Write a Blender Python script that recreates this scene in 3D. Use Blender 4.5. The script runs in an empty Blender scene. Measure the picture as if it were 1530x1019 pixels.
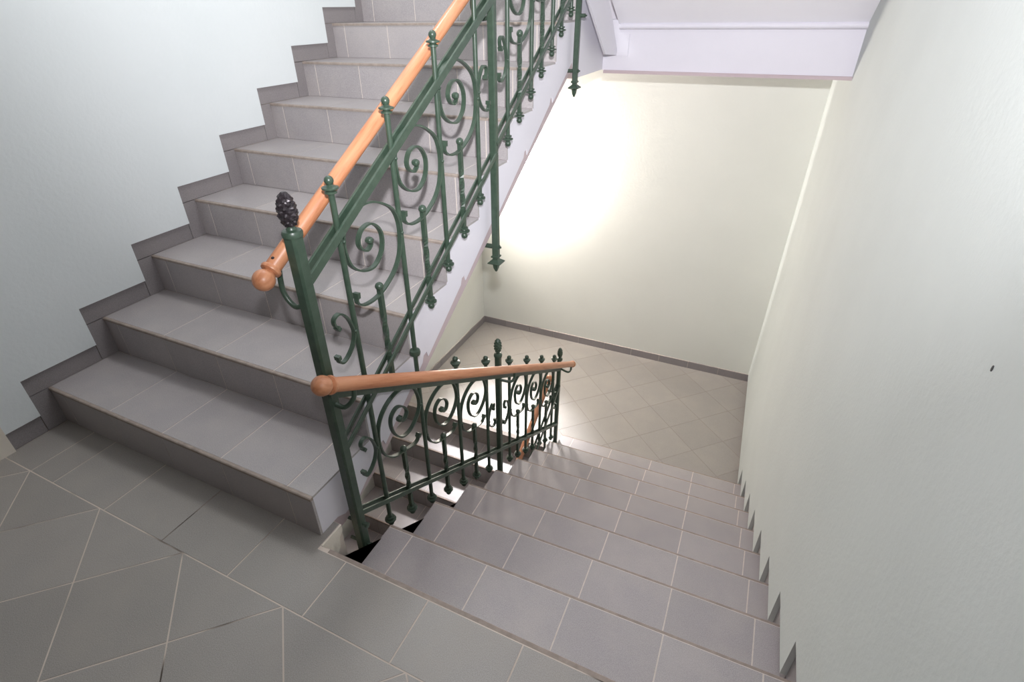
import bpy, bmesh, math, random
from mathutils import Vector, Matrix
random.seed(7)
sc = bpy.context.scene
COL = sc.collection

# ------------------------------------------------------------------ camera
F_PX = 794.12
cam_d = bpy.data.cameras.new('camera')
cam = bpy.data.objects.new('camera', cam_d)
COL.objects.link(cam)
cam_d.sensor_width = 36.0
cam_d.sensor_fit = 'HORIZONTAL'
cam_d.lens = F_PX / 1530.0 * 36.0
cam_d.shift_x = (765.0 - 745.0) / 1530.0
cam_d.shift_y = (507.5 - 509.5) / 1530.0
cam_d.clip_start = 0.02
CR = Vector((0.90233475, 0.43076562, -0.01526382))
CU = Vector((-0.21632761, 0.48320735, 0.84835902))
CF = Vector((-0.37281949, 0.76220183, -0.52920128))
CP = Vector((0.96394777, -0.80771498, 1.47092506))
m = Matrix.Identity(4)
for i in range(3):
    m[i][0], m[i][1], m[i][2], m[i][3] = CR[i], CU[i], -CF[i], CP[i]
cam.matrix_world = m
sc.camera = cam

# ------------------------------------------------------------------ world, lights, exposure
w = bpy.data.worlds.new('world')
sc.world = w
w.use_nodes = True
bg = w.node_tree.nodes['Background']
bg.inputs[0].default_value = (1.0, 0.975, 0.94, 1)
bg.inputs[1].default_value = 0.5


def spot(name, loc, aim, energy, color, size, blend, radius):
    l = bpy.data.lights.new(name, 'SPOT')
    l.energy = energy
    l.color = color
    l.spot_size = math.radians(size)
    l.spot_blend = blend
    l.shadow_soft_size = radius
    o = bpy.data.objects.new(name, l)
    COL.objects.link(o)
    o.location = loc
    o.rotation_euler = Vector(aim).to_track_quat('-Z', 'Y').to_euler()
    return o


# the photographer's flash, a little above the lens and aimed level
spot('flash', (0.987, -0.80, 1.675), (-0.28, 0.94, 0.08), 335, (0.98, 0.965, 1.0), 112, 1.0, 0.022)
# weaker wide fill added at the flash, aimed at the lower steps
spot('low_fill', (0.987, -0.80, 1.675), (-0.10, 0.94, -0.22), 34, (1.0, 0.965, 1.0), 142, 1.0, 0.022)
# warm lamp under the upper landing, turned to the far wall
spot('landing_lamp', (-1.05, 3.71, 0.26), (0.147, 0.989, 0.029), 98, (1.0, 0.92, 0.86), 170.2, 0.08, 0.02)
# soft overhead fill added above the rising flight in place of ambient light
lc = bpy.data.lights.new('upper_fill', 'POINT')
lc.energy = 76
lc.color = (0.98, 0.99, 1.0)
lc.shadow_soft_size = 0.25
lco = bpy.data.objects.new('upper_fill', lc)
COL.objects.link(lco)
lco.location = (-0.6, 1.2, 3.2)
spot('landing_fill', (-1.3, 3.865, 0.30), (0.9, -0.18, -0.40), 200, (1.0, 0.91, 0.83), 156, 0.7, 0.14)  # wide fill light added to brighten the lower landing and right wall
# spot added to whiten the treads of the flight below
spot('added_downlight', (-1.3, 3.80, 0.30), (0.85, -1.66, -2.05), 560, (0.97, 0.96, 1.0), 38, 0.8, 0.1)

sc.view_settings.view_transform = 'Standard'
sc.view_settings.look = 'None'
sc.view_settings.gamma = 1.0
sc.view_settings.use_curve_mapping = False
sc.view_settings.exposure = 0.06


# ------------------------------------------------------------------ materials
def lin(r, g, b):
    f = lambda c: (c / 255 / 12.92) if c / 255 <= 0.04045 else ((c / 255 + 0.055) / 1.055) ** 2.4
    return (f(r), f(g), f(b), 1)


def new_mat(name):
    mt = bpy.data.materials.new(name)
    mt.use_nodes = True
    nt = mt.node_tree
    b = nt.nodes['Principled BSDF']
    return mt, nt, b


def noise(nt, scale, detail=4, rough=0.55, vec=None):
    n = nt.nodes.new('ShaderNodeTexNoise')
    n.inputs['Scale'].default_value = scale
    n.inputs['Detail'].default_value = detail
    n.inputs['Roughness'].default_value = rough
    if vec is None:
        tc = nt.nodes.new('ShaderNodeTexCoord')
        vec = tc.outputs['Object']
    nt.links.new(vec, n.inputs['Vector'])
    return n


def ramp(nt, fac, stops):
    r = nt.nodes.new('ShaderNodeValToRGB')
    e = r.color_ramp.elements
    e[0].position, e[0].color = stops[0]
    e[1].position, e[1].color = stops[-1]
    for p, c in stops[1:-1]:
        x = e.new(p)
        x.color = c
    nt.links.new(fac, r.inputs[0])
    return r


def mixc(nt, a, b, fac, mode='MIX'):
    mx = nt.nodes.new('ShaderNodeMix')
    mx.data_type = 'RGBA'
    mx.blend_type = mode
    for s, v in ((6, a), (7, b), (0, fac)):
        if hasattr(v, 'is_linked'):
            nt.links.new(v, mx.inputs[s])
        else:
            mx.inputs[s].default_value = v
    return mx.outputs[2]


def bump(nt, b, height, strength, dist=0.002):
    n = nt.nodes.new('ShaderNodeBump')
    n.inputs['Strength'].default_value = strength
    n.inputs['Distance'].default_value = dist
    nt.links.new(height, n.inputs['Height'])
    nt.links.new(n.outputs[0], b.inputs['Normal'])


def plaster(name, c, c2, strength=0.35, rough=0.75):
    mt, nt, b = new_mat(name)
    n1 = noise(nt, 2.2, 5)
    r = ramp(nt, n1.outputs[0], [(0.3, c), (0.7, c2)])
    nt.links.new(r.outputs[0], b.inputs['Base Color'])
    b.inputs['Roughness'].default_value = rough
    n2 = noise(nt, 55, 6, 0.6)
    bump(nt, b, n2.outputs[0], strength, 0.003)
    return mt


def tile_mat(name, base, dust, rough=0.36):
    mt, nt, b = new_mat(name)
    oi = nt.nodes.new('ShaderNodeObjectInfo')
    speck = noise(nt, 420, 2, 0.7)
    r1 = ramp(nt, speck.outputs[0], [(0.35, tuple(x * 0.80 for x in base[:3]) + (1,)), (0.65, tuple(x * 1.20 for x in base[:3]) + (1,))])
    cloud = noise(nt, 5.5, 6, 0.62)
    r2 = ramp(nt, cloud.outputs[0], [(0.42, (0, 0, 0, 1)), (0.8, (1, 1, 1, 1))])
    mul = nt.nodes.new('ShaderNodeMath')
    mul.operation = 'MULTIPLY'
    mul.inputs[1].default_value = 0.42
    nt.links.new(r2.outputs[0], mul.inputs[0])
    c = mixc(nt, r1.outputs[0], dust, mul.outputs[0])
    hsv = nt.nodes.new('ShaderNodeHueSaturation')
    mr = nt.nodes.new('ShaderNodeMapRange')
    mr.inputs[3].default_value = 0.955
    mr.inputs[4].default_value = 1.045
    nt.links.new(oi.outputs['Random'], mr.inputs[0])
    nt.links.new(mr.outputs[0], hsv.inputs['Value'])
    nt.links.new(c, hsv.inputs['Color'])
    nt.links.new(hsv.outputs[0], b.inputs['Base Color'])
    rr = nt.nodes.new('ShaderNodeMapRange')
    rr.inputs[3].default_value = rough - 0.05
    rr.inputs[4].default_value = rough + 0.12
    nt.links.new(cloud.outputs[0], rr.inputs[0])
    nt.links.new(rr.outputs[0], b.inputs['Roughness'])
    bump(nt, b, speck.outputs[0], 0.12, 0.0006)
    return mt


def speckled(name, c1, c2, scale, rough, strength=0.3, metallic=0.0):
    mt, nt, b = new_mat(name)
    n = noise(nt, scale, 5, 0.65)
    r = ramp(nt, n.outputs[0], [(0.3, c1), (0.7, c2)])
    nt.links.new(r.outputs[0], b.inputs['Base Color'])
    b.inputs['Roughness'].default_value = rough
    b.inputs['Metallic'].default_value = metallic
    bump(nt, b, n.outputs[0], strength, 0.001)
    return mt


def wood_mat(name):
    mt, nt, b = new_mat(name)
    tc = nt.nodes.new('ShaderNodeTexCoord')
    mp = nt.nodes.new('ShaderNodeMapping')
    mp.inputs['Scale'].default_value = (22, 22, 1.6)
    nt.links.new(tc.outputs['Object'], mp.inputs[0])
    n = noise(nt, 3.0, 7, 0.6, mp.outputs[0])
    r = ramp(nt, n.outputs[0], [(0.3, lin(168, 106, 72)), (0.5, lin(190, 130, 94)), (0.72, lin(203, 146, 110))])
    nt.links.new(r.outputs[0], b.inputs['Base Color'])
    b.inputs['Roughness'].default_value = 0.4
    b.inputs['Coat Weight'].default_value = 0.1
    bump(nt, b, n.outputs[0], 0.1, 0.0006)
    return mt


M = {}
M['wall_blue'] = plaster('pale_mint_plaster', lin(224, 231, 232), lin(228, 234, 235))
M['wall_green'] = plaster('pale_green_plaster', lin(219, 221, 214), lin(223, 225, 218))
M['back'] = speckled('dark_unseen_wall', lin(78, 62, 50), lin(96, 78, 64), 8, 0.6)  # for unseen walls, kept dark to lessen the bounce light
M['lilac'] = plaster('white_plaster', lin(217, 215, 223), lin(222, 220, 228), 0.2)
M['white'] = plaster('bright_white_plaster', lin(242, 241, 247), lin(245, 244, 250), 0.2)
M['wall_grey'] = plaster('pale_grey_green_plaster', lin(194, 200, 198), lin(199, 205, 203))
M['cream'] = plaster('cream_plaster', lin(230, 223, 211), lin(222, 215, 203), 0.5)
M['mauve'] = plaster('mauve_painted_steel', lin(182, 166, 170), lin(194, 178, 181), 0.5)
M['tile'] = tile_mat('lit_grey_tile', lin(164, 159, 160), lin(190, 183, 178))  # the floor's tile lightened; the flights' stronger light is in the colour
M['tile_floor'] = tile_mat('grey_floor_tile', lin(152, 148, 143), lin(170, 163, 154))
M['tile_skirt'] = tile_mat('dark_skirting_tile', lin(138, 133, 134), lin(154, 148, 146))
M['grout'] = speckled('grout', lin(204, 195, 187), lin(222, 213, 204), 60, 0.9)
M['grout_side'] = speckled('dull_grout', lin(140, 131, 122), lin(162, 152, 142), 60, 0.9)
M['grout_low'] = speckled('faint_grout', lin(144, 137, 131), lin(158, 150, 143), 60, 0.9)
mt, nt, b = new_mat('floor_grout')
n = noise(nt, 2.6, 3, 0.5)
r = ramp(nt, n.outputs[0], [(0.36, lin(84, 76, 70)), (0.46, lin(200, 188, 177)), (0.8, lin(216, 205, 194))])
nt.links.new(r.outputs[0], b.inputs['Base Color'])
b.inputs['Roughness'].default_value = 0.9
M['grout_dark'] = mt
M['nosing'] = speckled('worn_nosing', lin(138, 127, 119), lin(166, 153, 143), 30, 0.75)
M['core'] = speckled('concrete', lin(128, 120, 112), lin(150, 142, 134), 25, 0.9)
M['iron'] = speckled('green_painted_iron', lin(48, 65, 53), lin(62, 79, 66), 40, 0.36, 0.25)
M['iron_dark'] = speckled('dark_iron', lin(34, 30, 34), lin(62, 56, 60), 60, 0.32, 0.3, 0.4)
M['wood'] = wood_mat('varnished_wood')
M['hole'] = speckled('dark_hole', lin(50, 50, 50), lin(80, 80, 80), 50, 0.9)


# ------------------------------------------------------------------ mesh helpers
class MB:
    def __init__(s):
        s.v, s.f = [], []

    def add(s, vs, fs):
        o = len(s.v)
        s.v += [tuple(v) for v in vs]
        s.f += [[i + o for i in f] for f in fs]
        return s

    def box(s, x0, x1, y0, y1, z0, z1, c=0.0):
        if c <= 0:
            return s.prism_z([(x0, y0), (x1, y0), (x1, y1), (x0, y1)], z0, z1)
        vs = [(x0, y0, z0), (x1, y0, z0), (x1, y1, z0), (x0, y1, z0),
              (x0, y0, z1 - c), (x1, y0, z1 - c), (x1, y1, z1 - c), (x0, y1, z1 - c),
              (x0 + c, y0 + c, z1), (x1 - c, y0 + c, z1), (x1 - c, y1 - c, z1), (x0 + c, y1 - c, z1)]
        fs = [(3, 2, 1, 0), (8, 9, 10, 11)]
        for a in (0, 4):
            for i in range(4):
                j = (i + 1) % 4
                fs.append((a + i, a + j, a + 4 + j, a + 4 + i))
        return s.add(vs, fs)

    def prism_z(s, poly, z0, z1):
        n = len(poly)
        vs = [(x, y, z0) for x, y in poly] + [(x, y, z1) for x, y in poly]
        fs = [list(range(n))[::-1], list(range(n, 2 * n))] + [(i, (i + 1) % n, n + (i + 1) % n, n + i) for i in range(n)]
        return s.add(vs, fs)

    def prism_x(s, poly, x0, x1):
        n = len(poly)
        vs = [(x0, y, z) for y, z in poly] + [(x1, y, z) for y, z in poly]
        fs = [list(range(n)), list(range(n, 2 * n))[::-1]] + [(i, n + i, n + (i + 1) % n, (i + 1) % n) for i in range(n)]
        return s.add(vs, fs)

    def sweep(s, pts, prof, up=None, caps=True):
        """sweep a profile [(a,b)] along pts; a goes along 'side', b along 'up'"""
        P = [Vector(p) for p in pts]
        n, k = len(P), len(prof)
        vs = []
        u0 = Vector(up) if up else None
        side = None
        for i in range(n):
            t = (P[min(i + 1, n - 1)] - P[max(i - 1, 0)]).normalized()
            if u0 is not None:
                sd = t.cross(u0).normalized()
                uu = u0 if abs(t.dot(u0)) < 1e-4 else sd.cross(t).normalized()
            else:
                if side is None:
                    r = Vector((0, 0, 1)) if abs(t.z) < 0.9 else Vector((1, 0, 0))
                    side = t.cross(r).normalized()
                side = (side - t * side.dot(t)).normalized()
                sd, uu = side, side.cross(t).normalized()
            for a, b in prof:
                vs.append(P[i] + sd * a + uu * b)
        fs = []
        for i in range(n - 1):
            for j in range(k):
                jj = (j + 1) % k
                fs.append((i * k + j, i * k + jj, (i + 1) * k + jj, (i + 1) * k + j))
        if caps:
            fs.append(list(range(k))[::-1])
            fs.append([(n - 1) * k + j for j in range(k)])
        return s.add(vs, fs)

    def tube(s, pts, r, seg=8):
        return s.sweep(pts, [(r * math.cos(2 * math.pi * i / seg), r * math.sin(2 * math.pi * i / seg)) for i in range(seg)])

    def lathe(s, prof, seg=12, mat=None, square=False):
        """prof [(r,z)] turned about z"""
        vs, fs = [], []
        n = len(prof)
        for r, z in prof:
            for i in range(seg):
                a = 2 * math.pi * (i + 0.5) / seg
                q = 1 / max(abs(math.cos(a)), abs(math.sin(a))) if square else 1
                vs.append(Vector((r * math.cos(a) * q, r * math.sin(a) * q, z)))
        for i in range(n - 1):
            for j in range(seg):
                jj = (j + 1) % seg
                fs.append((i * seg + j, i * seg + jj, (i + 1) * seg + jj, (i + 1) * seg + j))
        fs.append(list(range(seg))[::-1])
        fs.append([(n - 1) * seg + j for j in range(seg)])
        if mat:
            vs = [mat @ v for v in vs]
        return s.add(vs, fs)

    def ball(s, c, r, seg=12, rings=7):
        c = Vector(c)
        prof = [(max(r * math.sin(math.pi * i / rings), 1e-4), -r * math.cos(math.pi * i / rings)) for i in range(rings + 1)]
        return s.lathe(prof, seg, Matrix.Translation(c))

    def map(s, fn):
        s.v = [tuple(fn(*v)) for v in s.v]
        return s

    def build(s, name, mat, parent=None, smooth=False, origin=None):
        me = bpy.data.meshes.new(name)
        off = Vector(origin) if origin is not None else (parent['_o'] if parent is not None and '_o' in parent.keys() else (0, 0, 0))
        off = Vector(off)
        me.from_pydata([Vector(v) - off for v in s.v], [], s.f)
        me.materials.append(mat)
        bm = bmesh.new()
        bm.from_mesh(me)
        bmesh.ops.recalc_face_normals(bm, faces=bm.faces)
        bm.to_mesh(me)
        bm.free()
        if smooth:
            for p in me.polygons:
                p.use_smooth = True
            try:
                me.set_sharp_from_angle(angle=math.radians(smooth if smooth is not True else 40))
            except Exception:
                pass
        o = bpy.data.objects.new(name, me)
        COL.objects.link(o)
        if parent is not None:
            o.parent = parent
        if origin is not None and parent is None:
            o.location = off
        return o


def empty(name, loc, label, cat, group=None):
    o = bpy.data.objects.new(name, None)
    COL.objects.link(o)
    o.location = loc
    o.empty_display_size = 0.1
    o['label'] = label
    o['category'] = cat
    if group:
        o['group'] = group
    o['_o'] = tuple(loc)
    return o


def struct(o):
    o['kind'] = 'structure'
    return o


def clip(poly, x0, x1, y0, y1):
    for ax, val, sg in ((0, x0, 1), (0, x1, -1), (1, y0, 1), (1, y1, -1)):
        out = []
        for i in range(len(poly)):
            a, b = poly[i], poly[(i + 1) % len(poly)]
            da, db = (a[ax] - val) * sg, (b[ax] - val) * sg
            if da >= 0:
                out.append(a)
            if da * db < 0:
                t = da / (da - db)
                out.append((a[0] + (b[0] - a[0]) * t, a[1] + (b[1] - a[1]) * t))
        poly = out
        if len(poly) < 3:
            return None
    return poly


def smooth_path(pts, n=6):
    P = [Vector(p) for p in pts]
    out = []
    for i in range(len(P) - 1):
        p0, p1, p2, p3 = P[max(i - 1, 0)], P[i], P[i + 1], P[min(i + 2, len(P) - 1)]
        for k in range(n):
            t = k / n
            out.append(0.5 * (2 * p1 + (p2 - p0) * t + (2 * p0 - 5 * p1 + 4 * p2 - p3) * t * t + (3 * p1 - p0 - 3 * p2 + p3) * t ** 3))
    out.append(P[-1])
    return out


# ------------------------------------------------------------------ dimensions
G, HU, HD = 0.2965, 0.1763, 0.1786
XL, XR = -1.478, -0.081          # rising flight
YU = -0.033                      # its first riser
YL = -0.065                      # landing edge above the falling flight
YJ = -0.2734                     # joint between border row and diagonal field
SK = 0.0234                      # falling flight is a little out of square
ZLOW = -9 * HD
YFAR = 3.924
GR = 0.0045                      # joint width
TH = 0.008                       # tile thickness
wx = lambda y: 1.380 - 0.017 * y  # right-hand edge of the treads


def yd(k, x=0.0):
    return -0.085 + 0.2964 * k + SK * x


# ------------------------------------------------------------------ upper landing we stand on
floor = MB()
floor.prism_z([(-1.6, -2.2), (1.45, -2.2), (1.45, YL + 0.002), (-0.03, YL + 0.002), (-0.03, YL), (-0.055, YL), (-0.055, 0.03), (-0.2, 0.03), (-1.6, 0.03)], -0.22, -0.0009)
floor = struct(floor.build('floor', M['grout_dark']))
MB().prism_x([(YL + 0.003, -0.002), (0.030, -0.002), (0.030, -0.03), (0.012, -0.045), (0.004, -0.085), (-0.02, -0.12), (YL + 0.003, -0.14)], -0.056, -0.050).build('plaster_edge', M['cream'], floor)['label'] = 'white plaster edge of the landing with a ragged lower rim'


def floor_tile(poly, z, parent, mat):
    mb = MB().prism_z(poly, z - TH, z)
    return mb.build('floor_tile', mat, parent)


# border row beside the risers and the landing edge
g2 = GR / 2
xb = [-1.478, -1.295, -1.153, -0.85, -0.547, -0.244, 0.059, 0.362, 0.665, 0.968, 1.271, 1.385]
for a, b in zip(xb[:-1], xb[1:]):
    if b < -0.2:
        floor_tile([(a + g2, YJ + g2), (b - g2, YJ + g2), (b - g2, YU + 0.01), (a + g2, YU + 0.01)], 0, floor, M['tile_floor'])
    elif a < 0:
        floor_tile([(a + g2, YJ + g2), (b - g2, YJ + g2), (b - g2, YL - 0.014), (-0.057, YL - 0.014), (-0.057, 0.028), (a + g2, 0.028)], 0, floor, M['tile_floor'])
    else:
        floor_tile([(a + g2, YJ + g2), (b - g2, YJ + g2), (b - g2, YL - 0.014), (a + g2, YL - 0.014)], 0, floor, M['tile_floor'])
MB().box(-0.02, 1.383, YL - 0.0125, YL + 0.004, -0.02, -0.0008, 0.002).build('nosing_strip', M['nosing'], floor)
# diagonal field
T2 = 0.303 * math.sqrt(2) / 2
XD = -0.442


def diag_field(cx, cy, x0, x1, y0, y1, z, parent, mat):
    h = T2 - GR * 0.7
    n = 16
    for i in range(-n, n):
        for j in range(-n, n):
            if (i + j) % 2 == 0:
                continue
            px, py = cx + i * T2, cy + j * T2
            if px < x0 - T2 or px > x1 + T2 or py < y0 - T2 or py > y1 + T2:
                continue
            p = clip([(px - h, py), (px, py - h), (px + h, py), (px, py + h)], x0, x1, y0, y1)
            if p:
                ar = abs(sum(p[k][0] * p[(k + 1) % len(p)][1] - p[(k + 1) % len(p)][0] * p[k][1] for k in range(len(p)))) / 2
                if ar > 0.0015:
                    floor_tile(p, z, parent, mat)


diag_field(XD, YJ, XL, 1.385, -1.45, YJ - g2, 0, floor, M['tile_floor'])

# ------------------------------------------------------------------ rising flight (left)
st = empty('staircase', (-0.78, 1.1, 0.0), 'grey tiled stair flight rising on the left beside the pale blue wall', 'stairs')
NS = 9


def yk(k):  # riser k (1-based)
    return YU + (k - 1) * G


def low(y):  # underside line of the rising flight and of the landing behind it
    return 0.228 + 0.575 * (min(y, 2.28) - 0.652)


poly = [(YU + TH, -0.0), (YU + TH, HU - TH)]
for k in range(1, NS):
    poly += [(yk(k + 1) + TH, k * HU - TH), (yk(k + 1) + TH, (k + 1) * HU - TH)]
poly += [(2.95, NS * HU - TH), (2.95, 1.128), (2.36, 1.128), (2.28, low(2.28)), (0.3, low(0.3)), (0.08, -0.06), (YU + TH, -0.06)]
MB().prism_x(poly, -1.50, XR - 0.004).build('stair_core', M['mauve'], st)
# plastered side of the flight: its ragged lower edge leaves the mauve steel bare
E2 = 0.0095
pp = [(YU + E2, 0.0), (YU + E2, HU - TH)]
for k in range(1, NS):
    pp += [(yk(k + 1) + E2, k * HU - TH), (yk(k + 1) + E2, (k + 1) * HU - TH)]
pp += [(2.95, NS * HU - TH), (2.95, 1.1285), (2.37, 1.1285), (2.33, low(2.33))]
y = 2.31
while y > 0.14:
    y1 = max(y - 0.335, 0.075)
    pp += [(y, low(y) + 0.056), (y1 + 0.045, low(y1) + 0.060), (y1 + 0.035, low(y1) + 0.088), (y1 + 0.012, low(y1) + 0.083)]
    y = y1
pp.append((0.05, 0.0))
MB().prism_x(pp, XR - 0.004, XR).build('plaster_side', M['lilac'], st)['label'] = 'white plaster side of the steps'
tj = [XL, -1.395, -1.093, -0.79, -0.488, -0.186, XR]
tj2 = [XL, -1.093, -0.79, -0.488, -0.186, XR]
for k in range(1, NS + 1):
    y0 = yk(k)
    z0, z1 = (k - 1) * HU, k * HU
    for a, b in zip(tj[:-1], tj[1:]):
        a1 = a if a == XL else a + g2
        b1 = b if b == XR else b - g2
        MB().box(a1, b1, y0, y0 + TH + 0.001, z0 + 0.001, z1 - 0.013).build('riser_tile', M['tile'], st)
    MB().box(XL, XR - 0.004, y0 + 0.0011, y0 + TH + 0.001, z0 + 0.0015, z1 - TH).build('riser_grout', M['grout'], st)
    if k == NS:
        break
    for a, b in zip(tj2[:-1], tj2[1:]):
        a1 = a if a == XL else a + g2
        b1 = b if b == XR else b - g2
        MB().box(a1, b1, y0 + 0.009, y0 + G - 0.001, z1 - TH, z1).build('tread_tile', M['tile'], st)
    MB().box(XL, XR - 0.004, y0 + 0.002, y0 + G + 0.002, z1 - TH, z1 - 0.001).build('tread_grout', M['grout'], st)
    nb = MB()
    nb.prism_x([(y0 - 0.004, z1 - 0.012), (y0 - 0.004, z1 - 0.003), (y0 - 0.001, z1 - 0.0004), (y0 + 0.008, z1 - 0.0004), (y0 + 0.008, z1 - 0.012)], XL, XR + 0.001)
    nb.build('nosing_strip', M['nosing'], st)

# ------------------------------------------------------------------ falling flight (right)
sd = empty('staircase', (0.7, 1.2, ZLOW), 'grey tiled stair flight descending on the right to the lower landing', 'stairs')
shear = lambda x, y, z: (x, y + SK * x, z)
poly = [(-0.075, -0.03)]
for k in range(1, 9):
    poly += [(yd(k - 1) - 0.006, -k * HD - TH), (yd(k) - 0.006, -k * HD - TH)]
poly += [(yd(8) - 0.006, ZLOW - 0.02), (yd(8) - 0.05, ZLOW - 0.12), (-0.075, -0.26)]
MB().prism_x(poly, 0.003, 1.45).map(shear).build('stair_core', M['core'], sd)
dj = [0.0, 0.102, 0.406, 0.708, 1.008, 1.292, 1.40]
for k in range(1, 9):
    ya, yb, z = yd(k - 1) - 0.004, yd(k) - 0.013, -k * HD
    for a, b in zip(dj[:-1], dj[1:]):
        a1 = a if a == 0.0 else a + g2
        b1 = b - g2
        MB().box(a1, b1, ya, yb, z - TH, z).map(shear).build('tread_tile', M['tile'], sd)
    MB().box(0.0, 1.40, ya, yd(k) - 0.002, z - TH - 0.002, z - 0.001).map(shear).build('tread_grout', M['grout'], sd)
    MB().box(0.0, 1.40, yd(k) - 0.0115, yd(k), z - 0.016, z - 0.0005, 0.002).map(shear).build('nosing_strip', M['nosing'], sd)
    # riser tiles under this nosing
    for a, b in zip(dj[:-1], dj[1:]):
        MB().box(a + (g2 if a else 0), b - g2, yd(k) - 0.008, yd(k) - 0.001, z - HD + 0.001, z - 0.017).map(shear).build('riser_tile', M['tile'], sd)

# ------------------------------------------------------------------ lower landing
fl = MB().box(-1.62, 1.45, yd(8) - 0.02, 4.0, ZLOW - 0.2, ZLOW - 0.0009)
fl = struct(fl.build('floor', M['grout_low']))
diag_field(0.966, 2.732, -1.53, 1.345, 2.345, YFAR, ZLOW, fl, M['tile_floor'])
for a, b in zip([-1.53, -1.2, -0.9, -0.6, -0.3], [-1.2, -0.9, -0.6, -0.3, 0.0]):
    floor_tile([(a + g2, 2.31), (b - g2, 2.31), (b - g2, 2.342), (a + g2, 2.342)], ZLOW, fl, M['tile_floor'])

# ------------------------------------------------------------------ flight below, seen through the railing
sl = empty('staircase', (-0.78, 1.2, ZLOW - 8 * HD), 'shadowed lower stair flight glimpsed through the railing under the rising flight', 'stairs')
YB = 2.305
poly = [(YB, ZLOW - 0.02)]
for k in range(1, 9):
    poly += [(YB - (k - 1) * G + 0.0, ZLOW - k * HD - TH), (YB - k * G, ZLOW - k * HD - TH)]
poly += [(YB - 8 * G, ZLOW - 9 * HD), (YB - 7 * G, ZLOW - 9 * HD), (YB, ZLOW - 2 * HD)]
MB().prism_x(poly, -1.55, -0.083).build('stair_core', M['core'], sl)
lj = [-1.53, -1.29, -0.987, -0.684, -0.381, XR]
for k in range(0, 8):
    z = ZLOW - k * HD
    yf = YB - k * G
    if k:
        for a, b in zip(lj[:-1], lj[1:]):
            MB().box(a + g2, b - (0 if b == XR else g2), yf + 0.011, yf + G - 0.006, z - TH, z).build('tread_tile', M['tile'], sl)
        MB().box(-1.53, XR, yf + 0.009, yf + G - 0.001, z - TH, z - 0.0016).build('tread_grout', M['grout'], sl)
    MB().box(-1.53, XR, yf - 0.003, yf + 0.009, z - 0.014, z - 0.0005, 0.002).build('nosing_strip', M['nosing'], sl)
    for a, b in zip(lj[:-1], lj[1:]):
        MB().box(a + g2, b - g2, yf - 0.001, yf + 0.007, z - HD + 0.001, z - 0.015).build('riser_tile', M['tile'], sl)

# ------------------------------------------------------------------ walls
# right wall: plaster stands proud of the stepped skirting
pr = [(-2.2, 0.075)]
yr = lambda k: -0.085 + 0.2964 * k + SK * 1.37
for k in range(0, 9):
    pr += [(yr(k) + 0.075, -k * HD + 0.075), (yr(k) + 0.075, -(k + 1) * HD + 0.075)]
pr += [(4.05, ZLOW + 0.075), (4.05, 2.9), (-2.2, 2.9)]
wsh = lambda x, y, z: (x - 0.017 * y, y, z)
wr = struct(MB().prism_x(pr, 1.3625, 1.62).map(wsh).build('wall_right', M['wall_grey']))
back = MB().box(1.388, 1.6, -2.2, 4.05, -3.3, 2.0).map(wsh).build('wall_backing', M['grout_dark'], wr)
for k in range(0, 10):
    z = -k * HD
    ya = yr(k - 1) + 0.075 if k else -2.2
    yb = yr(k) + 0.075 if k < 9 else YFAR
    n = 1 if 0 < k < 9 else max(1, round((yb - ya) / 0.303))
    for i in range(n):
        p, q = ya + (yb - ya) * i / n, ya + (yb - ya) * (i + 1) / n
        MB().box(1.38, 1.3885, p + 0.0015, q - 0.0015, z + 0.001, z + 0.0745).map(wsh).build('skirting_tile', M['tile_skirt'], wr)
    if k < 9:
        MB().box(1.38, 1.3885, yr(k) - 0.012, yr(k) + 0.0735, z - HD + 0.0765, z - 0.001).map(wsh).build('skirting_tile', M['tile_skirt'], wr)
MB().lathe([(0.0005, 0), (0.005, 0.0), (0.005, 0.002), (0.0005, 0.002)], 8, Matrix.Translation((1.3615 - 0.017 * 0.15, 0.135, 0.982)) @ Matrix.Diagonal((1, 0.5, 1.1, 1)) @ Matrix.Rotation(math.pi / 2, 4, 'Y')).build('plug_hole', M['hole'], wr)['label'] = 'small dark hole left by a wall plug'

# left wall
pl = [(-0.235, 0.085), (yk(1) - 0.075, 0.085)]
for k in range(1, 10):
    pl += [(yk(k) - 0.075, k * HU + 0.08), (yk(k + 1) - 0.075, k * HU + 0.08)]
pl = pl[:-1] + [(4.05, 9 * HU + 0.08), (4.05, 3.2), (-0.235, 3.2)]
wl = struct(MB().prism_x(pl, -1.7, -1.469).build('wall_left', M['wall_blue']))
MB().box(-1.7, -1.487, -0.235, 4.05, -0.2, 2.0).build('wall_backing', M['grout_dark'], wl)
MB().box(-1.4875, XL, -0.234, yk(1) - 0.0765, 0.001, 0.084).build('skirting_tile', M['tile_skirt'], wl)
for k in range(1, 10):
    z0, z1 = (k - 1) * HU, k * HU
    MB().box(-1.4875, XL, yk(k) - 0.0735, yk(k) + 0.004, z0 + 0.001, z1 - 0.0015).build('skirting_tile', M['tile_skirt'], wl)
    MB().box(-1.4875, XL, yk(k) - 0.0735, yk(k) + G - 0.0765, z1 + 0.0015, z1 + 0.079).build('skirting_tile', M['tile_skirt'], wl)
struct(MB().box(-1.7, 1.45, -1.75, -0.5, 2.6, 2.8).build('ceiling', M['lilac']))
struct(MB().box(-1.7, 1.45, -1.75, -1.62, 0.0, 2.6).build('wall_back', M['back']))
struct(MB().box(-1.7, -1.478, -1.75, -0.40, 0.0, 2.6).build('wall_left', M['wall_blue']))
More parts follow.
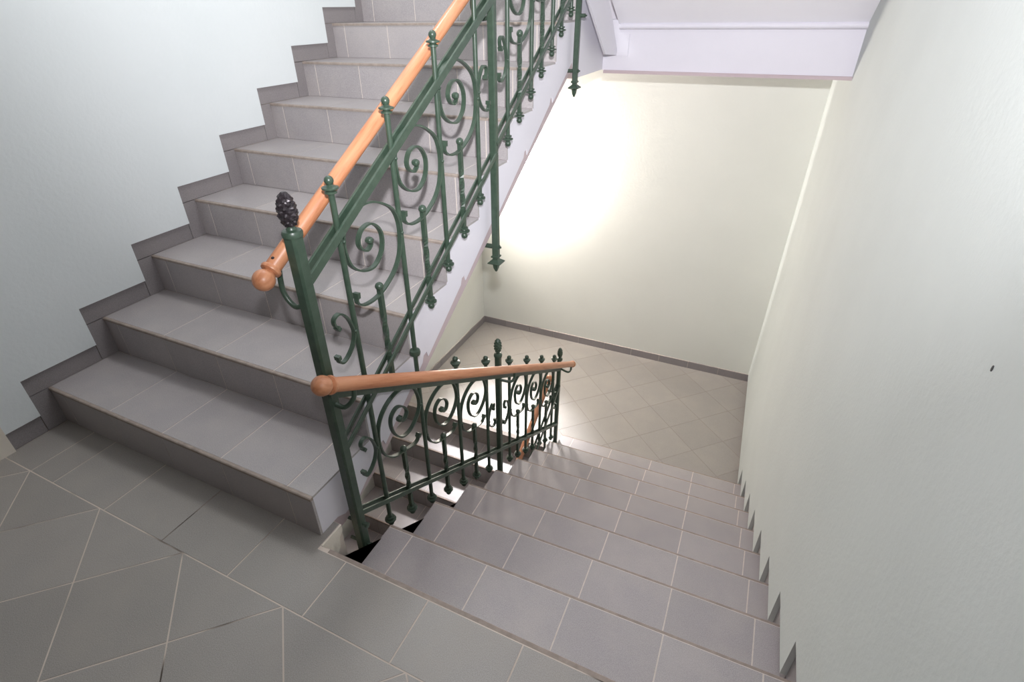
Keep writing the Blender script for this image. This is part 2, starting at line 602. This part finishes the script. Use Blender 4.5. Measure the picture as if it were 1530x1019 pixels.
# left wall of the lower landing
wl2 = struct(MB().prism_x([(-0.2, -3.2), (4.05, -3.2), (4.05, 1.2), (2.2, 1.2), (0.2, -0.1), (-0.2, -0.2)], -1.75, -1.528).build('wall_left', M['wall_green']))
b1 = MB()
bl = struct(MB().box(-1.5285, -1.524, yd(8) + 0.05, YFAR, ZLOW, ZLOW + 0.076).build('baseboard_left', M['grout_dark']))
for i in range(6):
    a = 2.32 + i * 0.303
    MB().box(-1.526, -1.518, a + 0.0015, min(a + 0.3015, YFAR - 0.009), ZLOW + 0.001, ZLOW + 0.075).build('skirting_tile', M['tile_skirt'], bl)
# far wall
wf = struct(MB().box(-1.75, 1.62, YFAR, YFAR + 0.2, -3.3, 2.9).build('wall_far', M['wall_green']))
bf = struct(MB().box(-1.525, 1.31, YFAR - 0.004, YFAR, ZLOW, ZLOW + 0.076).build('baseboard_far', M['grout_dark']))
xs = [-1.525 + i * 0.2835 for i in range(11)]
for a, b in zip(xs[:-1], xs[1:]):
    MB().box(a + 0.0015, b - 0.0015, YFAR - 0.010, YFAR - 0.003, ZLOW + 0.001, ZLOW + 0.075).build('skirting_tile', M['tile_skirt'], bf)
# wall and landing front below the upper landing (dark well)
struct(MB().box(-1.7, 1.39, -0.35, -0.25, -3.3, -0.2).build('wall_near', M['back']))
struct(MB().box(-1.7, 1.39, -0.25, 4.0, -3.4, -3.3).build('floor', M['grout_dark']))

# jamb with bare plaster at the near end of the left wall
struct(MB().box(-1.7, -1.466, -0.40, -0.2355, 0.0, 2.6, 0.004).build('trim_1', M['cream']))

# ------------------------------------------------------------------ upper landing, beam, next flight
struct(MB().box(-1.6, 1.45, 3.05, 4.05, 1.30, 9 * HU - TH).build('ceiling', M['lilac']))
struct(MB().box(XR - 0.003, 1.40, 2.91, 3.06, 1.125, 1.40).build('trim_2', M['lilac']))
mo = MB().sweep([(0.012, 2.903, 1.366), (1.345, 2.903, 1.366)], [(0.022 * math.cos(a), 0.017 * math.sin(a)) for a in [2 * math.pi * i / 14 for i in range(14)]])
struct(mo.build('trim_3', M['lilac'], smooth=60))
struct(MB().box(-0.07, 1.345, 2.895, 2.915, 1.108, 1.126, 0.003).build('trim_4', M['mauve']))

su = empty('staircase', (0.7, 2.5, 1.36), 'white sloping underside of the next flight at top right', 'stairs')
SL = 0.575
so = lambda y: 1.372 + SL * (2.91 - y)
MB().prism_x([(2.96, so(2.96)), (2.96, 1.58), (2.3, 1.6), (0.1, so(0.1) + 0.24), (0.1, so(0.1))], 0.006, 1.40).build('soffit', M['white'], su)
pb = lambda y: 1.23 + 0.67 * (2.645 - y)
sp = MB().prism_x([(2.645, 1.232), (2.935, 1.207), (2.745, 1.397), (2.632, 1.50), (0.1, so(0.1) + 0.06), (0.1, pb(0.1)), (2.255, 1.496)], -0.006, 0.006).build('stringer_plate', M['lilac'], su)
MB().ball((0.007, 2.628, 1.448), 0.008, 10, 6).build('rivet', M['lilac'], sp, origin=None)
MB().ball((0.007, 2.80, 1.31), 0.008, 10, 6).build('rivet', M['lilac'], sp)
br = MB().box(0.0, 0.075, 2.902, 2.911, 1.205, 1.325).build('fixing_plate', M['lilac'], su)
MB().ball((0.045, 2.900, 1.267), 0.009, 10, 6).build('bolt', M['lilac'], br)
MB().ball((0.012, 2.900, 1.29), 0.009, 10, 6).build('bolt', M['lilac'], br)

# ------------------------------------------------------------------ wrought iron railing
PX = -0.042
ra = empty('stair_railing', (PX, 0.1, -0.2), 'dark green wrought iron stair railing with scrolls and two round wooden handrails', 'railing')
IR = M['iron']
# shared knob meshes: ring, disc and ball, at the top (up=1) or the foot (up=-1) of a baluster


def knob_mesh(r):
    prof = [(0.009, 0.0), (0.0165, 0.001), (0.0165, 0.006), (0.0105, 0.0085), (0.0115, 0.011), (0.0225, 0.013), (0.0225, 0.0175), (0.011, 0.021), (0.0085, 0.024)]
    c = 0.024 + r * 0.8
    for i in range(3, 9):
        a = math.pi * i / 8
        prof.append((max(r * math.sin(a), 0.0004), c - r * math.cos(a)))
    return MB().lathe(prof, 12)


KN = knob_mesh(0.0128).build('finial_knob', IR, smooth=45)
KN_me = KN.data
KL = 0.024 + 0.0128 * 0.8        # from the rod's end to the ball's centre
bpy.data.objects.remove(KN)


def knob(parent, root, y, zball, up):
    o = bpy.data.objects.new('finial_knob', KN_me)
    COL.objects.link(o)
    o.parent = parent
    o.location = Vector((PX, y, zball - up * KL)) - Vector(root['_o'])
    if up < 0:
        o.rotation_euler = (math.pi, 0, 0)
    return o


def baluster(root, y, z0, z1, top=True, foot=True):
    """z0, z1: centres of the lower and upper ball"""
    a = z0 + (KL if foot else 0)
    b = z1 - (KL if top else 0)
    o = MB().tube([(PX, y, a), (PX, y, b)], 0.0088, 10).build('baluster', IR, root, smooth=50)
    if top:
        knob(o, root, y, z1, 1)
    if foot:
        knob(o, root, y, z0, -1)
    return o


def short_baluster(root, y, z0, z1):
    a, b = z0 + KL, z1 - 0.006
    mb = MB()
    n = 26
    r = 0.0105
    vs, fs = [], []
    for i in range(n + 1):
        t = i / n
        tw = min(max((t - 0.22) / 0.5, 0), 1) * math.pi * 1.5
        for j in range(4):
            an = tw + math.pi / 4 + j * math.pi / 2
            vs.append((PX + r * math.cos(an), y + r * math.sin(an), a + (b - a) * t))
    for i in range(n):
        for j in range(4):
            fs.append((i * 4 + j, i * 4 + (j + 1) % 4, i * 4 + 4 + (j + 1) % 4, i * 4 + 4 + j))
    fs += [(3, 2, 1, 0), tuple(n * 4 + j for j in range(4))]
    mb.add(vs, fs)
    o = mb.build('short_baluster', IR, root)
    MB().ball((PX, y, z1), 0.0142, 12, 8).build('ball', IR, root, smooth=60).parent = o
    knob(o, root, y, z0, -1)
    return o


def post(root, y, z0, z1, s, c=0.004):
    h = s / 2
    poly = [(-h + c, -h), (h - c, -h), (h, -h + c), (h, h - c), (h - c, h), (-h + c, h), (-h, h - c), (-h, -h + c)]
    return MB().prism_z([(PX + a, y + b) for a, b in poly], z0, z1)


def pinecone(root, parent, y, z0, h, r, mat):
    """cap ring and neck from z0, then the cone"""
    mb = MB()
    tr = Matrix.Translation((PX, y, z0))
    mb.lathe([(r * 1.0, -0.008), (r * 1.32, -0.006), (r * 1.36, 0.003), (r * 1.2, 0.009), (r * 0.7, 0.012), (r * 0.52, 0.018), (r * 0.55, 0.022), (r * 0.8, 0.027)], 16, tr)
    o1 = mb.build('post_cap', IR, root, smooth=40)
    o1.parent = parent
    mb = MB()
    seg, rings = 30, 24
    vs, fs = [], []
    for i in range(rings + 1):
        t = i / rings
        rr = r * (0.72 + 0.42 * math.sin(min(t / 0.38, 1) * math.pi / 2)) if t < 0.38 else r * 1.14 * math.sqrt(max(1 - ((t - 0.38) / 0.635) ** 2, 0.0005))
        for j in range(seg):
            a = 2 * math.pi * j / seg
            ph = (a * 6 / (2 * math.pi) * math.pi + (t * 9) * math.pi / 2)
            ph2 = (a * 6 / (2 * math.pi) * math.pi - (t * 9) * math.pi / 2)
            q = 1 + 0.15 * (abs(math.sin(ph)) * abs(math.sin(ph2)) * 2 - 0.6)
            vs.append((PX + rr * q * math.cos(a), y + rr * q * math.sin(a), z0 + 0.022 + h * t))
    for i in range(rings):
        for j in range(seg):
            fs.append((i * seg + j, i * seg + (j + 1) % seg, (i + 1) * seg + (j + 1) % seg, (i + 1) * seg + j))
    fs += [list(range(seg))[::-1], [rings * seg + j for j in range(seg)]]
    mb.add(vs, fs)
    o = mb.build('pinecone_finial', mat, root, smooth=25)
    o.parent = parent
    return o


def post_foot(root, parent, y, z, s):
    """stepped ring, flared square plate and spike hanging under a post"""
    mb = MB()
    tr = Matrix.Translation((PX, y, z))
    mb.lathe([(s * 0.40, 0.004), (s * 0.62, 0.0), (s * 0.62, -0.006), (s * 0.42, -0.009), (s * 0.42, -0.016), (s * 1.05, -0.030), (s * 1.05, -0.034), (s * 0.42, -0.042), (s * 0.34, -0.060), (s * 0.12, -0.078)], 4, tr, square=True)
    o = mb.build('post_foot', IR, root)
    o.parent = parent
    return o


def flat_bar(root, name, ya, za, yb, zb, x, h, t):
    return MB().sweep([(x, ya, za), (x, yb, zb)], [(-t / 2, -h / 2), (t / 2, -h / 2), (t / 2, h / 2 - 0.0015), (t / 2 - 0.0015, h / 2), (-t / 2 + 0.0015, h / 2), (-t / 2, h / 2 - 0.0015)], up=(0, 0, 1)).build(name, IR, root)


def strip(mb, pts, wdt=0.015, th=0.006, n=5):
    p = smooth_path([(PX, y, z) for y, z in pts], n)
    mb.sweep(p, [(-th / 2, -wdt / 2), (th / 2, -wdt / 2), (th / 2, wdt / 2), (-th / 2, wdt / 2)], up=(1, 0, 0))


UPS = [(.287, .752), (.284, .724), (.308, .705), (.345, .699), (.39, .703), (.44, .722), (.487, .752), (.521, .797), (.535, .86), (.528, .915), (.50, .955), (.44, .988),
       (.385, 1.0), (.33, .99), (.287, .962), (.270, .925), (.272, .88), (.288, .84), (.33, .81), (.385, .803), (.43, .835), (.442, .88), (.427, .915), (.393, .937),
       (.352, .93), (.331, .90), (.34, .875), (.365, .863), (.385, .874), (.382, .888), (.370, .890)]
DNS = [(.503, .022), (.487, .0), (.459, .001), (.398, .022), (.335, .046), (.291, .091), (.271, .149), (.273, .212), (.293, .257), (.33, .287), (.382, .302), (.44, .295), (.496, .262),
       (.524, .208), (.529, .152), (.502, .11), (.451, .084), (.396, .095), (.358, .14), (.345, .191), (.356, .227), (.392, .24), (.428, .218), (.446, .184), (.434, .160), (.408, .163), (.398, .180), (.408, .190)]


def scroll(root, tpl, ref_y, y0, y1, ref_w, dz, slope):
    """copy of the measured scroll moved to the bay y0..y1"""
    k = (y1 - y0) / ref_w
    pts = []
    for y, z in tpl:
        yy = y0 + (y - ref_y) * k
        base = z - slope * (y - ref_y)
        pts.append((yy, base * 1.0 + slope * (yy - y0) + dz))
    mb = MB()
    strip(mb, pts)
    # knotted ends: square curl at the tail, button in the eye
    a, b = Vector((PX, *pts[0])), Vector((PX, *pts[1]))
    dr = (b - a).normalized()
    mb.sweep([a - dr * 0.004, a + dr * 0.014], [(-0.0065, -0.010), (0.0065, -0.010), (0.0065, 0.010), (-0.0065, 0.010)], up=(1, 0, 0))
    o = mb.build('scroll', IR, root, smooth=50)
    c = Vector((PX, *pts[-2]))
    e = MB().lathe([(0.001, -0.0115), (0.009, -0.010), (0.0115, -0.004), (0.0115, 0.004), (0.009, 0.010), (0.001, 0.0115)], 12, Matrix.Translation(c) @ Matrix.Rotation(math.pi / 2, 4, 'Y')).build('scroll_eye', IR, root, smooth=60)
    e.parent = o
    # rivets to the two uprights
    mx = max(p[0] for p in pts)
    for p in (min(pts[4:22], key=lambda q: q[0]), max(pts[4:22], key=lambda q: q[0])):
        e = MB().ball((PX + 0.007, p[0] + (0.004 if p[0] == mx else -0.003), p[1]), 0.006, 8, 5).build('rivet', IR, root, smooth=60)
        e.parent = o
    return o


def c_scroll(root, yrod, zc, sgn, wid=0.098):
    """small C between a post and the next upright; opens away from the upright"""
    k = wid / 0.098
    tpl = [(.072, .040), (.084, .060), (.080, .078), (.055, .082), (.026, .050), (.011, .0), (.022, -.036), (.048, -.062), (.076, -.074), (.094, -.064), (.096, -.044)]
    pts = [(yrod - sgn * a * k, zc + b) for a, b in tpl]
    mb = MB()
    strip(mb, pts, 0.014, 0.0055)
    for i, j in ((0, 1), (-1, -2)):
        a, b = Vector((PX, *pts[i])), Vector((PX, *pts[j]))
        dr = (b - a).normalized()
        mb.sweep([a - dr * 0.004, a + dr * 0.010], [(-0.006, -0.0095), (0.006, -0.0095), (0.006, 0.0095), (-0.006, 0.0095)], up=(1, 0, 0))
    o = mb.build('c_scroll', IR, root, smooth=50)
    e = MB().ball((PX + 0.006, yrod - sgn * 0.009, zc), 0.006, 8, 5).build('rivet', IR, root, smooth=60)
    e.parent = o
    return o


def wood_rail(root, a, b, r, ball_a=True, cap_b=True):
    a, b = Vector(a), Vector(b)
    L = (b - a).length
    d = (b - a).normalized()
    rot = Vector((0, 0, 1)).rotation_difference(d).to_matrix().to_4x4()
    mb = MB().lathe([(r * 0.75, 0.028), (r, 0.036), (r, L - 0.012), (r * 0.9, L)], 24)
    mb2 = MB()
    R = r * 1.36
    prof = [(max(R * math.sin(math.pi * i / 10), 0.0005), -R * math.cos(math.pi * i / 10)) for i in range(9)]
    prof += [(r * 0.72, 0.026), (r * 1.22, 0.029), (r * 1.30, 0.034), (r * 1.22, 0.039), (r * 0.95, 0.042), (r * 0.95, 0.048)]
    mb2.lathe(prof, 24)

    def put(mbx, name):
        o = mbx.build(name, M['wood'], None, smooth=40)
        o.parent = root
        o.matrix_local = Matrix.Translation(a - Vector(root['_o'])) @ rot
        return o
    h = put(mb, 'handrail')
    e = put(mb2, 'ball_end')
    e.parent = h
    e.matrix_local = Matrix.Identity(4)
    if cap_b:
        R = r * 1.2
        mb3 = MB().lathe([(max(R * math.sin(math.pi * i / 10), 0.0005), L + 0.012 - R * math.cos(math.pi * i / 10)) for i in range(2, 11)], 24)
        e = put(mb3, 'round_end')
        e.parent = h
        e.matrix_local = Matrix.Identity(4)
    return h


def bracket(root, pts, r=0.0075):
    return MB().tube(smooth_path(pts, 5), r, 8).build('handrail_bracket', IR, root, smooth=60)


Y0, Y1, Y2 = 0.10, 1.238, 2.247
utop = lambda y: 0.955 + 0.549 * y + (0.012 if y > 1.3 else 0)
ufoot = lambda y: (0.088 + 0.642 * y) if y < 1.2 else (0.122 + 0.618 * y)
ubar = lambda y: (0.230 + 0.615 * y) if y < 1.2 else (0.246 + 0.606 * y)
utb = lambda y: 0.815 + 0.562 * y
dtop = lambda y: 0.682 - 0.6 * y
dfoot = lambda y: -0.083 - 0.6 * y
dbar = lambda y: 0.05 - 0.6 * y
dtb = lambda y: 0.572 - 0.6 * y

# posts
n0 = post(ra, Y0, -0.24, 1.006, 0.038, 0.006).build('newel_post', IR, ra)
pinecone(ra, n0, Y0, 1.006, 0.082, 0.0195, M['iron_dark'])
for y, z in ((Y0 - 0.0, -0.06), (Y0, -0.17)):
    q = MB().lathe([(0.007, -0.055), (0.007, 0.030), (0.011, 0.030), (0.011, 0.040), (0.004, 0.041)], 6, Matrix.Translation((PX, y, z)) @ Matrix.Rotation(math.pi / 2, 4, 'Y')).build('fixing_bolt', IR, ra)
    q.parent = n0
p1 = post(ra, Y1, 0.505, 2.05, 0.029).build('rail_post', IR, ra)
post_foot(ra, p1, Y1, 0.505, 0.029)
q = MB().lathe([(0.011, -0.125), (0.011, 0.018), (0.005, 0.019), (0.005, 0.026)], 10, Matrix.Translation((PX, Y1, 0.548)) @ Matrix.Rotation(math.pi / 2, 4, 'Y')).build('fixing_pin', IR, ra)
q.parent = p1
p2 = post(ra, Y2, 1.128, 3.0, 0.027).build('rail_post', IR, ra)
post_foot(ra, p2, Y2, 1.128, 0.027)
for z, a, b in ((1.178, -0.085, 0.026), (1.432, -0.01, 0.046)):
    q = MB().lathe([(0.0095, a), (0.0095, b - 0.008), (0.004, b - 0.007), (0.004, b)], 10, Matrix.Translation((PX, Y2, z)) @ Matrix.Rotation(math.pi / 2, 4, 'Y')).build('fixing_pin', IR, ra)
    q.parent = p2
p1b = post(ra, Y1, -0.96, -0.045, 0.029).build('rail_post', IR, ra)
pinecone(ra, p1b, Y1, -0.045, 0.078, 0.0165, IR)
post_foot(ra, p1b, Y1, -0.96, 0.029)
p2b = post(ra, Y2, -1.52, -0.695, 0.027).build('rail_post', IR, ra)
pinecone(ra, p2b, Y2 + 0.004, -0.695, 0.076, 0.0155, IR)
post_foot(ra, p2b, Y2, -1.52, 0.027)
# bars
for s in (-1, 1):
    x = PX + s * 0.0135
    flat_bar(ra, 'top_bar', Y0 + 0.01, utb(Y0 + 0.01), Y1, utb(Y1), x, 0.026, 0.008)
    flat_bar(ra, 'top_bar', Y1, utb(Y1), Y2, utb(Y2), x, 0.026, 0.008)
    flat_bar(ra, 'bottom_bar', Y0 + 0.01, ubar(Y0), Y1, ubar(1.19), x, 0.018, 0.007)
    flat_bar(ra, 'bottom_bar', Y1, ubar(Y1), Y2, ubar(Y2), x, 0.018, 0.007)
    flat_bar(ra, 'top_bar', Y0 + 0.01, dtb(Y0 + 0.01), Y1, dtb(Y1), x, 0.026, 0.008)
    flat_bar(ra, 'top_bar', Y1, dtb(Y1), Y2, dtb(Y2), x, 0.026, 0.008)
    flat_bar(ra, 'bottom_bar', Y0 + 0.01, dbar(Y0 + 0.01), Y1, dbar(Y1), x, 0.018, 0.007)
    flat_bar(ra, 'bottom_bar', Y1, dbar(Y1), Y2, dbar(Y2), x, 0.018, 0.007)
# uprights
full1 = [0.258, 0.540, 0.819, 1.10]
full2 = [1.376, 1.627, 1.878, 2.130]
baluster(ra, full1[0], dfoot(full1[0]), utop(full1[0]))
b2 = baluster(ra, full1[1], dfoot(full1[1]), utop(full1[1]))
q = MB().lathe([(0.009, -0.016), (0.019, -0.010), (0.0215, 0.0), (0.019, 0.010), (0.009, 0.014)], 12, Matrix.Translation((PX, full1[1], 0.392))).build('collar', IR, ra, smooth=40)
q.parent = b2
for y in full1[2:] + full2:
    baluster(ra, y, ufoot(y), utop(y))
    baluster(ra, y, dfoot(y), dtop(y))
sh1 = [(full1[i] + full1[i + 1]) / 2 for i in range(3)]
sh2 = [(full2[i] + full2[i + 1]) / 2 for i in range(3)]
for y in sh1 + sh2:
    y -= 0.004
    short_baluster(ra, y, ufoot(y), 0.495 + 0.592 * y)
    short_baluster(ra, y, dfoot(y), 0.264 - 0.585 * y)
# scrolls
for f in (full1, full2):
    for i in range(3):
        dy = f[i] - 0.258
        scroll(ra, UPS, 0.258, f[i], f[i + 1], 0.284, 0.585 * dy + (0 if f is full1 else 0.0), 0.585)
        scroll(ra, DNS, 0.258, f[i], f[i + 1], 0.284, -0.592 * dy, -0.592)
c_scroll(ra, full1[0], 0.645, 1)
c_scroll(ra, full1[0], 0.165, 1, 0.09)
c_scroll(ra, full1[3], ubar(full1[3]) + 0.30, -1)
c_scroll(ra, full2[0], 1.295, 1, 0.085)
c_scroll(ra, full1[3], -0.39, -1, 0.09)
c_scroll(ra, full2[0], -0.485, 1, 0.085)
c_scroll(ra, full2[3], ubar(full2[3]) + 0.24, -1, 0.08)
c_scroll(ra, full2[3], -1.03, -1, 0.08)
# wooden handrails
hu = lambda y: 0.868 + 0.546 * y
HX = -0.116
h1 = wood_rail(ra, (HX, 0.042, hu(0.042)), (HX, 2.30, hu(2.30)), 0.0215)
h1['label'] = 'wooden handrail of the rising flight'
hd = lambda y: 0.627 - 0.598 * y
DX = 0.030
h2 = wood_rail(ra, (DX, 0.016, hd(0.016)), (DX, 2.325, hd(2.325)), 0.0215)
h2['label'] = 'wooden handrail of the falling flight'
MB().ball((HX + 0.004, 0.083, hu(0.083) + 0.022), 0.005, 8, 5).build('screw', M['iron_dark'], ra)
bracket(ra, [(PX - 0.015, Y0, 0.805), (PX - 0.045, Y0 - 0.006, 0.795), (HX, Y0 - 0.008, 0.835), (HX, Y0 - 0.002, hu(Y0) - 0.012)])
bracket(ra, [(PX + 0.015, Y0, 0.475), (PX + 0.045, Y0 + 0.006, 0.468), (DX, Y0 + 0.02, 0.50), (DX, Y0 + 0.03, hd(Y0 + 0.03) - 0.012)])
for y in (Y1, Y2):
    bracket(ra, [(PX - 0.012, y, hu(y) - 0.10), (PX - 0.045, y, hu(y) - 0.105), (HX, y - 0.01, hu(y) - 0.07), (HX, y, hu(y) - 0.012)])
bracket(ra, [(PX + 0.012, Y1, hd(Y1) - 0.085), (DX - 0.012, Y1 + 0.02, hd(Y1) - 0.095), (DX, Y1 + 0.045, hd(Y1) - 0.085), (DX, Y1 + 0.05, hd(Y1 + 0.05) - 0.012)])
bracket(ra, [(PX + 0.012, Y2, hd(Y2) - 0.055), (DX - 0.012, Y2 + 0.02, hd(Y2) - 0.085), (DX, Y2 + 0.055, hd(Y2) - 0.085), (DX, Y2 + 0.06, hd(Y2 + 0.06) - 0.012)])

# ------------------------------------------------------------------ railing of the flight below
rb = empty('stair_railing', (PX, 2.2, -1.6), 'lower railing with orange wooden handrail glimpsed behind the farthest green balusters', 'railing')
lz = lambda y: ZLOW + 0.18 - 0.6 * (2.31 - y)
LX = -0.110
wood_rail(rb, (LX, 2.23, lz(2.23) + 0.60), (LX, 0.9, lz(0.9) + 0.60), 0.0215)
for s in (-1, 1):
    flat_bar(rb, 'top_bar', Y2, lz(Y2) + 0.54, 0.9, lz(0.9) + 0.54, PX + s * 0.0135, 0.024, 0.008)
    flat_bar(rb, 'bottom_bar', Y2, lz(Y2) - 0.02, 0.9, lz(0.9) - 0.02, PX + s * 0.0135, 0.018, 0.007)
for y in (1.0, 1.25, 1.5, 1.752, 2.004):
    baluster(rb, y, lz(y) - 0.12, lz(y) + 0.5, top=False)
bracket(rb, [(PX - 0.012, Y2, lz(Y2) + 0.49), (PX - 0.045, Y2 - 0.02, lz(Y2) + 0.48), (LX, Y2 - 0.04, lz(Y2) + 0.50), (LX, Y2 - 0.045, lz(Y2 - 0.045) + 0.588)])

for o in list(bpy.data.objects):
    if '_o' in o.keys():
        del o['_o']
